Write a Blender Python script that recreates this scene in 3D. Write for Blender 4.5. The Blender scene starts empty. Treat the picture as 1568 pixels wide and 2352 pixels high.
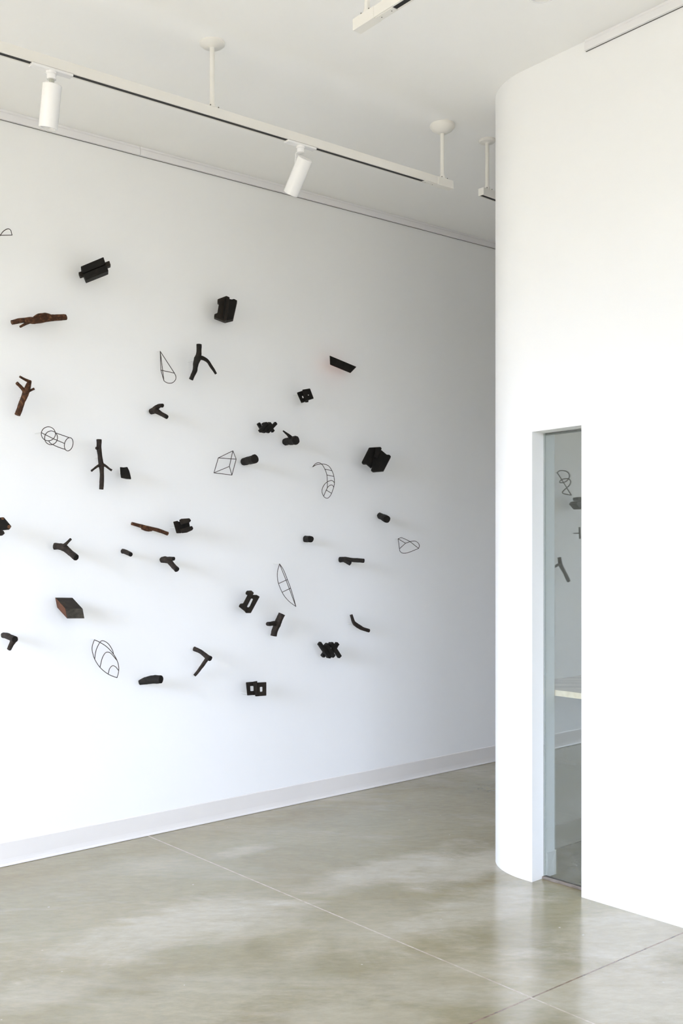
import bpy, bmesh, math, random
from mathutils import Vector, Matrix, noise

random.seed(7)
SC = bpy.context.scene
COL = SC.collection
F, CX, HY, EYE = 2331.0, 784.0, 1265.0, 1.55      # focal length (px), centre column, horizon row, eye height (m)

# ------------------------------------------------------------------ camera
cd = bpy.data.cameras.new('camera')
cam = bpy.data.objects.new('camera', cd)
COL.objects.link(cam)
cam.location = (0, 0, EYE)
cam.rotation_euler = (math.pi / 2, 0, 0)
cd.sensor_fit = 'VERTICAL'
cd.sensor_height = 36.0
cd.lens = F / 2352.0 * 36.0
cd.shift_y = (HY - 1176.0) / 2352.0
cd.clip_start = 0.05
SC.camera = cam
CAM = Vector((0, 0, EYE))

def ray(x, y):
    return Vector(((x - CX) / F, 1.0, (HY - y) / F))
def on_floor(x, y):
    r = ray(x, y)
    return CAM + r * (-EYE / r.z)

# ------------------------------------------------------------------ room axes: A runs along the art wall, N points out of it
_p0, _p1 = on_floor(0, 1991.6), on_floor(1136.3, 1749.0)
A = (_p1 - _p0).normalized()
N = Vector((A.y, -A.x, 0))
O = _p0.copy()
Z = Vector((0, 0, 1))
def W(a, w, z=0.0):
    return O + A * a + N * w + Z * z
def aw(p):
    d = p - O
    return d.dot(A), d.dot(N)
def at_w(x, y, w):                 # where the sight line meets the plane at distance w from the art wall
    r = ray(x, y)
    t = (w - (CAM - O).dot(N)) / r.dot(N)
    return CAM + r * t
def at_a(x, y, a):
    r = ray(x, y)
    t = (a - (CAM - O).dot(A)) / r.dot(A)
    return CAM + r * t

# front wall (the rounded white block on the right)
_q0, _q1 = on_floor(1334.8, 2060.6), on_floor(1568, 2131.2)
AF = 0.5 * (aw(_q0)[0] + aw(_q1)[0])
W_L, W_R = aw(on_floor(1223.5, 2025.5))[1], aw(at_a(1334.8, 1500, AF))[1]
A_GLASS = aw(at_w(1249.5, 1500, W_L))[0] - 0.007
A_IN = aw(at_w(1273, 1500, W_L))[0]
RC = 0.36
_ps = at_a(1137, 1500, AF)
W_P = aw(_ps)[1]
W_C = W_P + 0.17                     # centre line of the rounded corner
W_SIDE = W_C - RC
# ceiling plane, a little higher towards the right as in the photo
_cp = [at_w(0, 251, 0), at_w(1136, 556, 0), at_a(1192, 171, AF), at_a(1518, 8, AF)]
def fit_plane(ps):
    n = len(ps)
    S = Matrix(((0, 0, 0), (0, 0, 0), (0, 0, 0)))
    b = Vector((0, 0, 0))
    for p in ps:
        v = Vector((p.x, p.y, 1))
        for i in range(3):
            for j in range(3):
                S[i][j] += v[i] * v[j]
            b[i] += v[i] * p.z
    return S.inverted() @ b
CPL = fit_plane(_cp)
def ceil_z(p):
    return CPL[0] * p.x + CPL[1] * p.y + CPL[2]
def on_ceiling(x, y):
    r = ray(x, y)
    t = (CPL[2] - EYE) / (r.z - CPL[0] * r.x - CPL[1] * r.y)
    return CAM + r * t
print('AF', AF, 'WL', W_L, 'WR', W_R, 'AG', A_GLASS, 'AIN', A_IN, 'WSIDE', W_SIDE, 'ceil', [round(p.z, 3) for p in _cp], [round(ceil_z(p), 3) for p in _cp], 'cam', aw(CAM))

# ------------------------------------------------------------------ materials
def new_mat(name):
    m = bpy.data.materials.new(name)
    m.use_nodes = True
    nt = m.node_tree
    return m, nt, nt.nodes['Principled BSDF']
def node(nt, t, **kw):
    n = nt.nodes.new(t)
    for k, v in kw.items():
        setattr(n, k, v)
    return n
def paint(name, col, rough=0.5, amp=0.02, scale=3.0, bump=0.0, bscale=220.0, spec=0.3):
    m, nt, b = new_mat(name)
    tc = node(nt, 'ShaderNodeNewGeometry')
    nz = node(nt, 'ShaderNodeTexNoise')
    nz.inputs['Scale'].default_value = scale
    nz.inputs['Detail'].default_value = 4
    nt.links.new(tc.outputs['Position'], nz.inputs['Vector'])
    rp = node(nt, 'ShaderNodeValToRGB')
    rp.color_ramp.elements[0].position = 0.3
    rp.color_ramp.elements[1].position = 0.7
    rp.color_ramp.elements[0].color = [max(0, c - amp) for c in col] + [1]
    rp.color_ramp.elements[1].color = [min(1, c + amp) for c in col] + [1]
    nt.links.new(nz.outputs['Fac'], rp.inputs['Fac'])
    nt.links.new(rp.outputs['Color'], b.inputs['Base Color'])
    b.inputs['Roughness'].default_value = rough
    b.inputs['Specular IOR Level'].default_value = spec
    if bump > 0:
        n2 = node(nt, 'ShaderNodeTexNoise')
        n2.inputs['Scale'].default_value = bscale
        nt.links.new(tc.outputs['Position'], n2.inputs['Vector'])
        bp = node(nt, 'ShaderNodeBump')
        bp.inputs['Strength'].default_value = bump
        bp.inputs['Distance'].default_value = 0.002
        nt.links.new(n2.outputs['Fac'], bp.inputs['Height'])
        nt.links.new(bp.outputs['Normal'], b.inputs['Normal'])
    return m

M_WALL = paint('white_wall_paint', (0.86, 0.86, 0.86), 0.55, 0.006, 1.5, 0.08, spec=0.25)
M_CEIL = paint('white_ceiling_paint', (0.89, 0.885, 0.88), 0.7, 0.006, 1.2, 0.05, spec=0.2)
M_BASE = paint('pale_vinyl_base', (0.75, 0.72, 0.69), 0.4, 0.01, 5, spec=0.4)
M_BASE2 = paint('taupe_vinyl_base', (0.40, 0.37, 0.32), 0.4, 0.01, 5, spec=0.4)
M_RAIL = paint('rail_white', (0.80, 0.79, 0.80), 0.35, 0.005, 6, spec=0.5)
M_TRACK = paint('track_white_enamel', (0.76, 0.74, 0.70), 0.4, 0.006, 8, spec=0.5)
M_LAMP = paint('lamp_white_gloss', (0.80, 0.79, 0.79), 0.18, 0.004, 8, spec=0.6)
M_SLOT = paint('track_slot_black', (0.012, 0.011, 0.010), 0.5, 0.003, 30)
M_GAP = paint('shadow_gap_grey', (0.10, 0.10, 0.095), 0.7, 0.01, 30)
M_SCREW = paint('screw_steel', (0.16, 0.15, 0.13), 0.4, 0.02, 60)
M_METAL = paint('threshold_bronze', (0.20, 0.165, 0.14), 0.4, 0.04, 25, spec=0.5)
M_REFL = paint('lamp_reflector', (0.42, 0.42, 0.36), 0.25, 0.02, 12, spec=0.7)
M_INNER = paint('inner_wall_dimmed', (0.50, 0.48, 0.42), 0.6, 0.01, 1.5, spec=0.2)  # darker tone puts the inner wall's dimmer light into its colour

def bark(name, dark, mid, light, rough=0.75, scale=38.0, spots=0.62):
    m, nt, b = new_mat(name)
    tc = node(nt, 'ShaderNodeTexCoord')
    mp = node(nt, 'ShaderNodeMapping')
    mp.inputs['Scale'].default_value = (1, 1, 1)
    nt.links.new(tc.outputs['Object'], mp.inputs['Vector'])
    nz = node(nt, 'ShaderNodeTexNoise')
    nz.inputs['Scale'].default_value = scale
    nz.inputs['Detail'].default_value = 8
    nz.inputs['Roughness'].default_value = 0.7
    nt.links.new(mp.outputs['Vector'], nz.inputs['Vector'])
    rp = node(nt, 'ShaderNodeValToRGB')
    e = rp.color_ramp.elements
    e[0].position, e[0].color = 0.36, (*dark, 1)
    e[1].position, e[1].color = spots + 0.12, (*light, 1)
    k = e.new(spots - 0.06)
    k.color = (*mid, 1)
    nt.links.new(nz.outputs['Fac'], rp.inputs['Fac'])
    nt.links.new(rp.outputs['Color'], b.inputs['Base Color'])
    b.inputs['Roughness'].default_value = rough
    b.inputs['Specular IOR Level'].default_value = 0.25
    bp = node(nt, 'ShaderNodeBump')
    bp.inputs['Strength'].default_value = 0.6
    bp.inputs['Distance'].default_value = 0.004
    nt.links.new(nz.outputs['Fac'], bp.inputs['Height'])
    nt.links.new(bp.outputs['Normal'], b.inputs['Normal'])
    return m
M_BLACK = bark('charred_bark', (0.006, 0.005, 0.004), (0.015, 0.012, 0.009), (0.03, 0.024, 0.017))
M_DARK = bark('dark_bark', (0.010, 0.007, 0.005), (0.026, 0.018, 0.013), (0.062, 0.044, 0.030))
M_BROWN = bark('brown_bark', (0.022, 0.010, 0.005), (0.075, 0.030, 0.013), (0.24, 0.11, 0.05), scale=60, spots=0.60)
M_CUT = bark('charred_end_grain', (0.006, 0.005, 0.004), (0.012, 0.009, 0.007), (0.025, 0.018, 0.012))
M_CUTB = bark('brown_end_grain', (0.035, 0.016, 0.008), (0.12, 0.055, 0.026), (0.25, 0.13, 0.07))
M_BLOCK = bark('charred_block', (0.004, 0.0035, 0.003), (0.010, 0.008, 0.006), (0.020, 0.015, 0.010), rough=0.7, scale=22)
M_BLOCK2 = bark('dark_stained_block', (0.010, 0.007, 0.005), (0.022, 0.016, 0.011), (0.045, 0.033, 0.023), rough=0.65, scale=22)
M_GRAIN = bark('weathered_grey_grain', (0.045, 0.040, 0.034), (0.085, 0.076, 0.064), (0.13, 0.12, 0.10), scale=26)
M_RUSTW = bark('rust_stained_face', (0.06, 0.022, 0.010), (0.13, 0.048, 0.022), (0.2, 0.08, 0.04), scale=18)
M_ORANGE = paint('orange_painted_face', (0.75, 0.13, 0.06), 0.5, 0.03, 20)
M_WIRE = paint('rusted_steel_wire', (0.030, 0.016, 0.012), 0.55, 0.008, 60, spec=0.4)
M_PIN = paint('painted_pin', (0.74, 0.74, 0.72), 0.4, 0.02, 40, spec=0.5)

def plywood_mat():
    m, nt, b = new_mat('plywood_face')
    tc = node(nt, 'ShaderNodeNewGeometry')
    mp = node(nt, 'ShaderNodeMapping')
    mp.inputs['Rotation'].default_value = (0, 0, -math.atan2(A.y, A.x))
    mp.inputs['Scale'].default_value = (2.0, 16, 60)
    nt.links.new(tc.outputs['Position'], mp.inputs['Vector'])
    nz = node(nt, 'ShaderNodeTexNoise')
    nz.inputs['Scale'].default_value = 1.6
    nz.inputs['Detail'].default_value = 6
    nt.links.new(mp.outputs['Vector'], nz.inputs['Vector'])
    rp = node(nt, 'ShaderNodeValToRGB')
    rp.color_ramp.elements[0].position = 0.3
    rp.color_ramp.elements[1].position = 0.7
    rp.color_ramp.elements[0].color = (0.42, 0.30, 0.18, 1)
    rp.color_ramp.elements[1].color = (0.70, 0.56, 0.40, 1)
    nt.links.new(nz.outputs['Fac'], rp.inputs['Fac'])
    nt.links.new(rp.outputs['Color'], b.inputs['Base Color'])
    b.inputs['Roughness'].default_value = 0.5
    return m
M_PLY = plywood_mat()
M_PLYE = paint('plywood_lit_edge', (0.86, 0.68, 0.45), 0.5, 0.09, 40)  # end edge lightened in colour for the daylight that strikes it

def glass_mat():
    m = bpy.data.materials.new('coated_clear_glass')
    m.use_nodes = True
    nt = m.node_tree
    nt.nodes.clear()
    out = node(nt, 'ShaderNodeOutputMaterial')
    mix = node(nt, 'ShaderNodeMixShader')
    tr = node(nt, 'ShaderNodeBsdfTransparent')
    tr.inputs['Color'].default_value = (0.93, 0.96, 0.95, 1)
    gl = node(nt, 'ShaderNodeBsdfGlossy')
    gl.inputs['Roughness'].default_value = 0.0
    gl.inputs['Color'].default_value = (0.95, 0.96, 0.93, 1)
    lw = node(nt, 'ShaderNodeLayerWeight')
    lw.inputs['Blend'].default_value = 0.35
    ad = node(nt, 'ShaderNodeMath', operation='MULTIPLY_ADD')
    ad.inputs[1].default_value = 0.6
    ad.inputs[2].default_value = GLASS_REFL
    ad.use_clamp = True
    nt.links.new(lw.outputs['Fresnel'], ad.inputs[0])
    nt.links.new(ad.outputs[0], mix.inputs['Fac'])
    nt.links.new(tr.outputs[0], mix.inputs[1])
    nt.links.new(gl.outputs[0], mix.inputs[2])
    nt.links.new(mix.outputs[0], out.inputs['Surface'])
    return m
GLASS_REFL = 0.10
M_GLASS = glass_mat()

# floor: polished concrete with two saw-cut joints
_ja0, _ja1 = on_floor(1220.4, 2291.3), on_floor(1568, 2142.6)
_jb0, _jb1 = on_floor(340, 1920), on_floor(1220.4, 2291.3)
def line_nc(p, q):
    d = (q - p).normalized()
    n = Vector((-d.y, d.x, 0))
    return n, n.dot(p)
def floor_mat():
    m, nt, b = new_mat('polished_concrete')
    L = nt.links.new
    geo = node(nt, 'ShaderNodeNewGeometry')
    def nz(scale, detail=6, rough=0.6, dist=0.0, off=(0, 0, 0), sc=(1, 1, 1)):
        mp = node(nt, 'ShaderNodeMapping')
        mp.inputs['Location'].default_value = off
        mp.inputs['Rotation'].default_value = (0, 0, -math.atan2(A.y, A.x))
        mp.inputs['Scale'].default_value = sc
        L(geo.outputs['Position'], mp.inputs['Vector'])
        n = node(nt, 'ShaderNodeTexNoise')
        n.inputs['Scale'].default_value = scale
        n.inputs['Detail'].default_value = detail
        n.inputs['Roughness'].default_value = rough
        n.inputs['Distortion'].default_value = dist
        L(mp.outputs['Vector'], n.inputs['Vector'])
        return n.outputs['Fac']
    def math2(op, a, bb, clamp=False):
        n = node(nt, 'ShaderNodeMath', operation=op)
        n.use_clamp = clamp
        for i, v in enumerate((a, bb)):
            if hasattr(v, 'links'):
                L(v, n.inputs[i])
            else:
                n.inputs[i].default_value = v
        return n.outputs[0]
    def ramp(fac, stops):
        r = node(nt, 'ShaderNodeValToRGB')
        e = r.color_ramp.elements
        e[0].position, e[0].color = stops[0][0], (*stops[0][1], 1)
        e[1].position, e[1].color = stops[-1][0], (*stops[-1][1], 1)
        for p, c in stops[1:-1]:
            k = e.new(p)
            k.color = (*c, 1)
        L(fac, r.inputs['Fac'])
        return r.outputs['Color']
    def mix(fac, c1, c2, mode='MIX'):
        n = node(nt, 'ShaderNodeMix', data_type='RGBA', blend_type=mode)
        for s, v in ((n.inputs['Factor'], fac), (n.inputs[6], c1), (n.inputs[7], c2)):
            if hasattr(v, 'links'):
                L(v, s)
            else:
                s.default_value = v
        return n.outputs[2]
    base = ramp(nz(0.9, 8, 0.62, 0.6, sc=(0.8, 1.5, 1)), [(0.30, (0.215, 0.175, 0.088)), (0.48, (0.272, 0.229, 0.124)), (0.72, (0.33, 0.284, 0.168))])
    green = ramp(nz(1.7, 5, 0.6, 0.4, (4, 2, 0)), [(0.42, (0, 0, 0)), (0.68, (1, 1, 1))])
    base = mix(math2('MULTIPLY', green, 0.40), base, (0.24, 0.230, 0.135, 1))
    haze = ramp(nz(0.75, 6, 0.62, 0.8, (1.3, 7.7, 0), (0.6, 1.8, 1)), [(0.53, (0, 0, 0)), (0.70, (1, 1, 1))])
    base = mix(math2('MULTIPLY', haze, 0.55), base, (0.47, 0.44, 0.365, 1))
    # scuffed haze of the polish, plus wall light painted pale into the slab colour
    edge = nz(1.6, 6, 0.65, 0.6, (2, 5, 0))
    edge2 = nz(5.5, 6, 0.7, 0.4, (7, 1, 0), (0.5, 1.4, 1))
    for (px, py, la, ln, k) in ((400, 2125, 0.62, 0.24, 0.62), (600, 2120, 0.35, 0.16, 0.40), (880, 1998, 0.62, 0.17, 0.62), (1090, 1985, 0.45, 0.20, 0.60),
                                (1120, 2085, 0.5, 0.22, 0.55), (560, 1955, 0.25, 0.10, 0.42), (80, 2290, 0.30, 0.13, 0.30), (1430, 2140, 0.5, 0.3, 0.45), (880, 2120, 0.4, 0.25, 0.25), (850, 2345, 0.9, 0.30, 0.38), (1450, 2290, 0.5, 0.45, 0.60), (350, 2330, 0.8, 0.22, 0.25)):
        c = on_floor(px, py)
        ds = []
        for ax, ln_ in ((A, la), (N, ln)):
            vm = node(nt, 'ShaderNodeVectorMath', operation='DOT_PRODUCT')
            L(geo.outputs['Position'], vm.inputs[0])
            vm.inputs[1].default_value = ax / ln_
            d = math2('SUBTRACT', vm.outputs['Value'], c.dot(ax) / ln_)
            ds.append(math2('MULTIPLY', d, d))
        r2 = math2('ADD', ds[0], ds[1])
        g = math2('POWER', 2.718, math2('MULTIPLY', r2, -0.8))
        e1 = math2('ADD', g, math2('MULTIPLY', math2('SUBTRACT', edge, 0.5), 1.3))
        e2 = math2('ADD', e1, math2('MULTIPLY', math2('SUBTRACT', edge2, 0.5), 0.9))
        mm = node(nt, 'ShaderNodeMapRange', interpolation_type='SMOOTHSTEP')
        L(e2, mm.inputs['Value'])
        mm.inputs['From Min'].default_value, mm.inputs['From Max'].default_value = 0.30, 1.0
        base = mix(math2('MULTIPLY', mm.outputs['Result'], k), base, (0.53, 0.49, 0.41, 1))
    fine = ramp(nz(26, 8, 0.75, 0, (0, 0, 0), (0.5, 1.2, 1)), [(0.3, (0.86, 0.86, 0.85)), (0.7, (1.12, 1.12, 1.13))])
    base = mix(1.0, base, fine, 'MULTIPLY')
    pits = ramp(nz(30, 1, 0.5, 0, (9, 3, 0)), [(0.80, (0, 0, 0)), (0.82, (1, 1, 1))])
    base = mix(math2('MULTIPLY', pits, 0.5), base, (0.66, 0.62, 0.55, 1))
    # saw-cut joints: distance to each line, with a ragged edge
    rag = nz(90, 4, 0.7)
    for (p, q, c1, c2) in ((_ja0, _ja1, (0.13, 0.08, 0.05, 1), (0.27, 0.19, 0.13, 1)), (_jb0, _jb1, (0.42, 0.35, 0.27, 1), (0.55, 0.47, 0.38, 1))):
        n, c = line_nc(p, q)
        vm = node(nt, 'ShaderNodeVectorMath', operation='DOT_PRODUCT')
        L(geo.outputs['Position'], vm.inputs[0])
        vm.inputs[1].default_value = n
        d = math2('ABSOLUTE', math2('SUBTRACT', vm.outputs['Value'], c), 0)
        wdt = math2('MULTIPLY_ADD', rag, 0.004)
        wdt.node.inputs[2].default_value = 0.0018
        msk = math2('LESS_THAN', d, wdt)
        jc = mix(ramp(nz(22, 3, 0.6, 0, (3, 1, 0)), [(0.4, (0, 0, 0)), (0.6, (1, 1, 1))]), c1, c2)
        base = mix(msk, base, jc)
    L(base, b.inputs['Base Color'])
    rr = node(nt, 'ShaderNodeMapRange')
    L(nz(2.2, 6, 0.65, 0.5, (6, 1, 0)), rr.inputs['Value'])
    rr.inputs['From Min'].default_value, rr.inputs['From Max'].default_value = 0.3, 0.7
    rr.inputs['To Min'].default_value, rr.inputs['To Max'].default_value = 0.13, 0.24
    L(rr.outputs['Result'], b.inputs['Roughness'])
    b.inputs['Specular IOR Level'].default_value = 1.0
    b.inputs['IOR'].default_value = 1.75
    return m
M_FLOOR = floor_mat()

M_FLOOR2 = paint('dim_inner_concrete', (0.13, 0.112, 0.088), 0.22, 0.035, 4.5, spec=0.6)  # dimness of the inner room put into the floor colour
M_GAP2 = paint('glazing_gasket_grey', (0.38, 0.39, 0.38), 0.6, 0.02, 30)
# ------------------------------------------------------------------ mesh helpers
BUILT = []
class MB:
    def __init__(s):
        s.v, s.f, s.smooth = [], [], []
    def add(s, vs, fs, smooth=False):
        b = len(s.v)
        s.v += [Vector(p) for p in vs]
        s.f += [tuple(b + i for i in f) for f in fs]
        s.smooth += [smooth] * len(fs)
    def hexa(s, p):          # p: 4 bottom + 4 top corners
        s.add(p, [(3, 2, 1, 0), (4, 5, 6, 7), (0, 1, 5, 4), (1, 2, 6, 5), (2, 3, 7, 6), (3, 0, 4, 7)])
    def box(s, a0, a1, w0, w1, z0, z1):
        s.hexa([W(a0, w0, z0), W(a1, w0, z0), W(a1, w1, z0), W(a0, w1, z0), W(a0, w0, z1), W(a1, w0, z1), W(a1, w1, z1), W(a0, w1, z1)])
    def loft(s, p1, p2, smooth=False, caps=True):    # two equal loops
        n = len(p1)
        fs = [(i, (i + 1) % n, n + (i + 1) % n, n + i) for i in range(n)]
        s.add(list(p1) + list(p2), fs, smooth)
        if caps:
            s.add(p1, [tuple(reversed(range(n)))])
            s.add(p2, [tuple(range(n))])
    def lathe(s, c, ax, prof, seg=32):              # prof: (distance along ax, radius)
        ax = ax.normalized()
        u = ax.orthogonal().normalized()
        v = ax.cross(u)
        rings = [[c + ax * h + (u * math.cos(2 * math.pi * k / seg) + v * math.sin(2 * math.pi * k / seg)) * r for k in range(seg)] for h, r in prof]
        vs = [p for r in rings for p in r]
        fs = []
        for i in range(len(rings) - 1):
            for k in range(seg):
                a, b = i * seg + k, i * seg + (k + 1) % seg
                fs.append((a, b, b + seg, a + seg))
        s.add(vs, fs, True)
        s.add(rings[0], [tuple(reversed(range(seg)))])
        s.add(rings[-1], [tuple(range(seg))])
    def tube(s, pts, seg=8, rough=0.0, closed=False, seed=0.0):     # pts: (Vector, radius)
        n = len(pts)
        P = [p for p, r in pts]
        T = []
        for i in range(n):
            a = P[(i - 1) % n] if (closed or i > 0) else P[i]
            b = P[(i + 1) % n] if (closed or i < n - 1) else P[i]
            d = b - a
            T.append(d.normalized() if d.length > 1e-9 else Vector((0, 0, 1)))
        u = T[0].orthogonal().normalized()
        rings = []
        for i in range(n):
            u = (u - T[i] * u.dot(T[i])).normalized()
            v = T[i].cross(u)
            ring = []
            for k in range(seg):
                an = 2 * math.pi * k / seg
                d = u * math.cos(an) + v * math.sin(an)
                r = pts[i][1]
                if rough:
                    q = P[i] * 28 + d * 1.1 + Vector((seed, seed * 1.7, 0))
                    r *= 1 + rough * noise.noise(q) * 1.6 + rough * 0.6 * noise.noise(q * 2.7)
                ring.append(P[i] + d * r)
            rings.append(ring)
        vs = [p for r in rings for p in r]
        fs = []
        for i in range(n if closed else n - 1):
            j = (i + 1) % n
            for k in range(seg):
                k2 = (k + 1) % seg
                fs.append((i * seg + k, i * seg + k2, j * seg + k2, j * seg + k))
        s.add(vs, fs, True)
        if not closed:
            s.add(rings[0], [tuple(reversed(range(seg)))])
            s.add(rings[-1], [tuple(range(seg))])
    def build(s, name, mat, parent=None, origin=None, bevel=0.0):
        if origin is None:
            origin = parent['_o'] if parent is not None else (0, 0, 0)
        og = Vector(origin)
        me = bpy.data.meshes.new(name)
        me.from_pydata([p - og for p in s.v], [], s.f)
        me.polygons.foreach_set('use_smooth', s.smooth)
        bm = bmesh.new()
        bm.from_mesh(me)
        bmesh.ops.remove_doubles(bm, verts=bm.verts, dist=1e-6)
        bmesh.ops.recalc_face_normals(bm, faces=bm.faces)
        bm.to_mesh(me)
        bm.free()
        if any(s.smooth):
            me.set_sharp_from_angle(angle=math.radians(38))
        me.materials.append(mat)
        o = bpy.data.objects.new(name, me)
        COL.objects.link(o)
        if parent is not None:
            o.parent = parent
        else:
            o.location = og
        o['_o'] = tuple(og)
        BUILT.append(o)
        if bevel:
            md = o.modifiers.new('edge', 'BEVEL')
            md.width = bevel
            md.segments = 2
            md.limit_method = 'ANGLE'
        return o

def thing(name, label, cat, loc, group=None):
    o = bpy.data.objects.new(name, None)
    COL.objects.link(o)
    o.location = loc
    o.empty_display_size = 0.05
    o['label'], o['category'] = label, cat
    if group:
        o['group'] = group
    o['_o'] = tuple(loc)
    THINGS.append(o)
    return o
THINGS = []
def struct(o):
    o['kind'] = 'structure'
    return o

def smooth_path(pts, sub=6):
    """Catmull-Rom through (Vector, r)"""
    if len(pts) < 3:
        (p, r), (q, s) = pts
        return [(p.lerp(q, i / (sub * 2)), r + (s - r) * i / (sub * 2)) for i in range(sub * 2 + 1)]
    out = []
    ext = [(pts[0][0] * 2 - pts[1][0], pts[0][1])] + list(pts) + [(pts[-1][0] * 2 - pts[-2][0], pts[-1][1])]
    for i in range(1, len(ext) - 2):
        p0, p1, p2, p3 = (ext[i + k][0] for k in (-1, 0, 1, 2))
        r1, r2 = ext[i][1], ext[i + 1][1]
        for j in range(sub):
            t = j / sub
            p = 0.5 * ((2 * p1) + (p2 - p0) * t + (2 * p0 - 5 * p1 + 4 * p2 - p3) * t * t + (-p0 + 3 * p1 - 3 * p2 + p3) * t ** 3)
            out.append((p, r1 + (r2 - r1) * t))
    out.append(pts[-1])
    return out

# ------------------------------------------------------------------ the room
A_BACK, W_BACK = -5.2, 9.0           # the window walls behind and beside the camera
A_END = 7.5
HI = 4.3
# floor
b = MB()
b.box(A_BACK - 0.3, A_END + 0.3, -0.3, W_BACK + 0.3, -0.2, 0.0)
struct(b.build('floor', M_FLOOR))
# ceiling (tilted plane slab)
b = MB()
lo, hi = [], []
for a, w in ((A_BACK - 0.3, -0.3), (A_END + 0.3, -0.3), (A_END + 0.3, W_BACK + 0.3), (A_BACK - 0.3, W_BACK + 0.3)):
    p = W(a, w)
    lo.append(Vector((p.x, p.y, ceil_z(p))))
    hi.append(Vector((p.x, p.y, ceil_z(p) + 0.25)))
b.hexa(lo + hi)
struct(b.build('ceiling', M_CEIL))
# art wall
b = MB()
b.box(A_BACK - 0.3, A_END + 0.3, -0.25, 0.0, -0.1, HI)
struct(b.build('wall_left', M_WALL))

def holed(name, fixed0, fixed1, along, u0, u1, holes, axis, zt=HI):
    """wall slab with rectangular openings; axis 'a': wall lies at constant a, runs along w"""
    b = MB()
    us = sorted({u0, u1} | {h[0] for h in holes} | {h[1] for h in holes})
    for x0, x1 in zip(us, us[1:]):
        cut = [h for h in holes if h[0] <= x0 + 1e-6 and h[1] >= x1 - 1e-6]
        spans = [(-0.1, zt)]
        if cut:
            h = cut[0]
            spans = [(-0.1, h[2]), (h[3], zt)]
        for z0, z1 in spans:
            if axis == 'a':
                b.box(fixed0, fixed1, x0, x1, z0, z1)
            else:
                b.box(x0, x1, fixed0, fixed1, z0, z1)
    return struct(b.build(name, M_WALL))
WIN_REAR = [(0.9, 2.9, 0.9, 3.55), (3.05, 4.45, 0.9, 3.55)]
WIN_SIDE = [(-4.9, -2.9, 0.15, 3.6), (-2.75, -0.75, 0.15, 3.6), (2.3, 4.3, 1.1, 2.8)]  # last opening is unseen, added to light the inner room
WIN_FAR_ADDED = [(0.35, 0.95, 1.6, 2.4)]  # unseen window added to brighten the dark end of the corridor
holed('wall_rear', A_BACK - 0.25, A_BACK, 0, 0.0, W_BACK, WIN_REAR, 'a')
holed('wall_side', W_BACK, W_BACK + 0.25, 0, A_BACK, A_END, WIN_SIDE, 'w')
holed('wall_far', A_END, A_END + 0.25, 0, 0.0, W_BACK, WIN_FAR_ADDED, 'a').data.materials[0] = paint('cream_bounce_tint', (0.84, 0.76, 0.56), 0.6, 0.01, 2)  # unseen end wall, tinted cream to warm the light it throws back
k = 1
for (x0, x1, z0, z1), ax in [(h, 'a') for h in WIN_REAR] + [(h, 'f') for h in WIN_FAR_ADDED] + [(h, 'w') for h in WIN_SIDE]:  # the added openings get frames too
    k += 1
    b = MB()
    f0, f1 = (A_BACK - 0.16, A_BACK - 0.10) if ax == 'a' else (A_END + 0.10, A_END + 0.16) if ax == 'f' else (W_BACK + 0.10, W_BACK + 0.16)
    zm = z0 + 0.75 * (z1 - z0)
    for (u0, u1, v0, v1) in ((x0, x0 + 0.05, z0, z1), (x1 - 0.05, x1, z0, z1), (x0, x1, z0, z0 + 0.05), (x0, x1, z1 - 0.05, z1), (x0, x1, zm - 0.02, zm + 0.02)):
        if ax in 'af':
            b.box(f0, f1, u0, u1, v0, v1)
        else:
            b.box(u0, u1, f0, f1, v0, v1)
    struct(b.build('window_%d' % k, M_TRACK))

# the rounded white block on the right: front wall with the tall glazed slit, inner room behind
HEAD = at_a(1223, 991.9, AF).z
HEAD_R = at_a(1334, 976.6, AF).z
arc = []
for i in range(25):
    t = math.pi / 2 * i / 24
    arc.append((AF + RC - RC * math.cos(t), W_C - RC * math.sin(t)))     # front tangent point -> side tangent point
# the column of wall left of the slit: rounded outside, square inside
W_IN = aw(at_w(1272, 1500, W_L))[1]
W_ROOM = W_SIDE + 0.15               # inner face of the corridor wall
outline = [(AF, W_L)] + arc + [(A_END, W_SIDE), (A_END, W_ROOM), (A_IN, W_ROOM), (A_IN, W_L)]
b = MB()
b.loft([W(a, w, -0.1) for a, w in outline], [W(a, w, HI) for a, w in outline])
for i in range(len(b.f)):
    b.smooth[i] = len(b.f[i]) == 4 and 1 <= i <= 24
wr = b.build('wall_right', M_WALL)
struct(wr)
b = MB()
b.box(AF, A_IN, W_R, W_BACK, -0.1, HI)
struct(b.build('wall_right_front', M_WALL))
b = MB()
hl, hr = HEAD, HEAD_R
b.hexa([W(AF, W_L, hl), W(A_IN, W_L, hl), W(A_IN, W_R, hr), W(AF, W_R, hr), W(AF, W_L, HI), W(A_IN, W_L, HI), W(A_IN, W_R, HI), W(AF, W_R, HI)])
struct(b.build('wall_right_head', M_WALL))
# inner room shell
b = MB()
b.box(A_IN + 2.6, A_IN + 2.7, W_ROOM, W_BACK, -0.1, HI)
struct(b.build('wall_inner_back', M_WALL))
b = MB()
b.box(A_IN + 0.0005, A_IN + 2.6, W_ROOM, W_ROOM + 0.004, 0.0, HI - 0.6)  # thin added lining that carries the dimmed colour
struct(b.build('wall_inner_left', M_INNER))
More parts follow.
